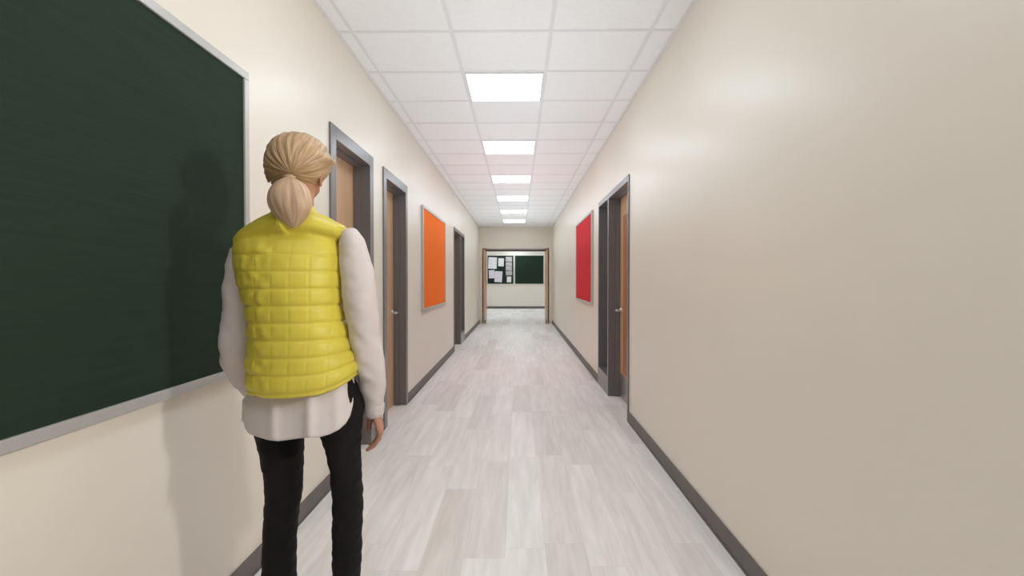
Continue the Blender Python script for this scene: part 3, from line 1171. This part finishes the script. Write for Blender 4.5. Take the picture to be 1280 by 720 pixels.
def hair_point(th, a):
    """th from the tie (0) to the opposite pole, a around it"""
    d = pole * math.cos(th) + (ax * math.cos(a) + ay * math.sin(a)) * math.sin(th)
    e = math.sin(th)
    g = 0.0036 * noise.noise(Vector((math.cos(a) * 7, math.sin(a) * 7, th * 1.3))) + \
        0.0013 * noise.noise(Vector((math.cos(a) * 17, math.sin(a) * 17, th * 2.0 + 5))) + \
        0.0006 * noise.noise(Vector((math.cos(a) * 42, math.sin(a) * 42, th * 2.0 + 9)))
    p = Vector((d.x * HX, d.y * HY, d.z * HZ))
    p += p.normalized() * g * min(1, e * 1.8)
    # lock swept back off the right temple
    lk = math.exp(-((d.z - 0.0) / 0.16) ** 2 - ((d.x - 0.97) / 0.16) ** 2)
    p.x += 0.016 * lk
    # hair drawn down behind the left ear
    p.x -= 0.012 * math.exp(-((d.x + 0.8) / 0.3) ** 2 - ((d.z + 0.5) / 0.3) ** 2)
    p.z -= 0.012 * math.exp(-((d.x + 0.7) / 0.35) ** 2 - ((d.z + 0.7) / 0.3) ** 2)
    # flatter upper left, fuller upper right
    p.x += 0.004 * max(0, d.z) * (1 if d.x > 0 else -0.2)
    return hair_c + p


grid = []
for i in range(NP + 1):
    th = 0.04 + (math.pi - 0.08) * i / NP
    grid.append([hb.verts.new(hair_point(th, 2 * math.pi * j / NA)) for j in range(NA)])
for i in range(NP):
    for j in range(NA):
        fc = hb.faces.new((grid[i][j], grid[i][(j + 1) % NA], grid[i + 1][(j + 1) % NA], grid[i + 1][j]))
        for lp, (u, v) in zip(fc.loops, ((j, i), (j + 1, i), (j + 1, i + 1), (j, i + 1))):
            lp[uvl].uv = (u / NA * 3.0, v / NP * 2.0)
for rg, flip in ((grid[0], True), (grid[-1], False)):
    fc = hb.faces.new(rg[::-1] if flip else rg)
bmesh.ops.recalc_face_normals(hb, faces=list(hb.faces))
# keep the face free: pull the front of the cap back over the forehead
inv = HR.transposed()
for v in hb.verts:
    q = inv @ (v.co - HEAD_C)
    if q.y > 0.035:
        cut = 0.035 + (q.y - 0.035) * (0.75 if q.z > 0.055 else 0.12)
        q.y = cut
        v.co = HEAD_C + HR @ q
hm = bpy.data.meshes.new('hair')
hb.to_mesh(hm)
hb.free()
hair = link('hair', hm, M['hair'], person, True)

# ponytail
pb = bmesh.new()
uvl = pb.loops.layers.uv.new('strands')
PON = [(361.5, 218.5, 1.500, 4.5, .010), (361.5, 222, 1.487, 6, .013), (360.5, 228, 1.472, 16.5, .024), (360.5, 238, 1.458, 24.5, .034),
       (361.5, 249, 1.452, 27.5, .039), (363, 260, 1.452, 26.5, .037), (364.5, 270, 1.456, 20.5, .030), (366, 279, 1.462, 11.5, .020), (367, 285, 1.468, 3, .008)]
NA = 120
rings = []
pr = spline(PON, 8)
for i, (px, py, Y, hw, dp) in enumerate(pr):
    c = at(px, py, Y)
    r = hw * Y / 640
    rg = []
    for j in range(NA):
        a = 2 * math.pi * j / NA
        g = 1 + 0.10 * noise.noise(Vector((math.cos(a) * 2.2, math.sin(a) * 2.2, i * 0.03))) + \
            0.045 * noise.noise(Vector((math.cos(a) * 6, math.sin(a) * 6, i * 0.05 + 4))) + \
            0.02 * noise.noise(Vector((math.cos(a) * 16, math.sin(a) * 16, i * 0.07 + 8)))
        rg.append(pb.verts.new(c + Vector((r * math.cos(a) * g, dp * math.sin(a) * g, 0))))
    rings.append(rg)
for i in range(len(rings) - 1):
    for j in range(NA):
        fc = pb.faces.new((rings[i][j], rings[i][(j + 1) % NA], rings[i + 1][(j + 1) % NA], rings[i + 1][j]))
        for lp, (u, v) in zip(fc.loops, ((j, i), (j + 1, i), (j + 1, i + 1), (j, i + 1))):
            lp[uvl].uv = (u / NA * 1.0, v / len(rings) * 0.8)
pb.faces.new(rings[0])
pb.faces.new(rings[-1])
bmesh.ops.recalc_face_normals(pb, faces=list(pb.faces))
pm = bpy.data.meshes.new('ponytail')
pb.to_mesh(pm)
pb.free()
pony = link('ponytail', pm, M['pony'], hair, True)
tb = MB()
c = at(361.5, 221.5, 1.489)
tb.tube([c + Vector((0.0155 * math.cos(q * math.pi / 10), 0.0145 * math.sin(q * math.pi / 10), 0)) for q in range(21)], 0.0034, 8)
tb.build('hair_tie', M['hair_tie'] if 'hair_tie' in M else mat('tan_elastic', (0.5, 0.36, 0.24), rough=0.6), hair, True)

# ------------------------------------------------------------------ light
w = bpy.data.worlds.new('world')
S.world = w
w.use_nodes = True
w.node_tree.nodes['Background'].inputs[0].default_value = (0.93, 0.97, 1.0, 1)
w.node_tree.nodes['Background'].inputs[1].default_value = SKY


def lamp(name, loc, energy, col, typ='POINT', size=0.1, rot=(0, 0, 0)):
    d = bpy.data.lights.new(name, typ)
    d.energy = energy
    d.color = col
    if typ == 'POINT':
        d.shadow_soft_size = size
    else:
        d.shape = 'DISK'
        d.size = size
    o = bpy.data.objects.new(name, d)
    o.location = loc
    o.rotation_euler = rot
    COL.objects.link(o)


def up_fill(name, loc, sx, sy, energy):
    d = bpy.data.lights.new(name, 'AREA')
    d.shape = 'RECTANGLE'
    d.size, d.size_y = sx, sy
    d.energy = energy
    d.color = (0.80, 0.93, 1.0)
    o = bpy.data.objects.new(name, d)
    o.location = loc
    o.rotation_euler = (R(180), 0, 0)
    COL.objects.link(o)


# added fill without fixtures, thrown up to the ceiling in corridor and lobby
up_fill('corridor_up_fill', (-0.02, 7.9, 1.62), 0.5, 11.4, UP)
up_fill('lobby_up_fill', (-0.1, 19.6, 1.62), 3.5, 4.2, UP * 0.7)
# lamp beside the camera, on the right: throws the woman's shadow on the green board
lamp('side_lamp', (0.90, 0.78, 1.70), KEY, (1.0, 0.97, 0.93), 'AREA', 0.16, (R(90), 0, R(90)))

S.view_settings.view_transform = 'Standard'
S.view_settings.look = 'None'
S.view_settings.gamma = 1
S.view_settings.use_curve_mapping = False
S.view_settings.exposure = 0.68
S.cycles.max_bounces = 12
S.cycles.diffuse_bounces = 8
S.cycles.glossy_bounces = 5
S.cycles.transmission_bounces = 6
S.cycles.sample_clamp_indirect = 6
S.cycles.use_denoising = True
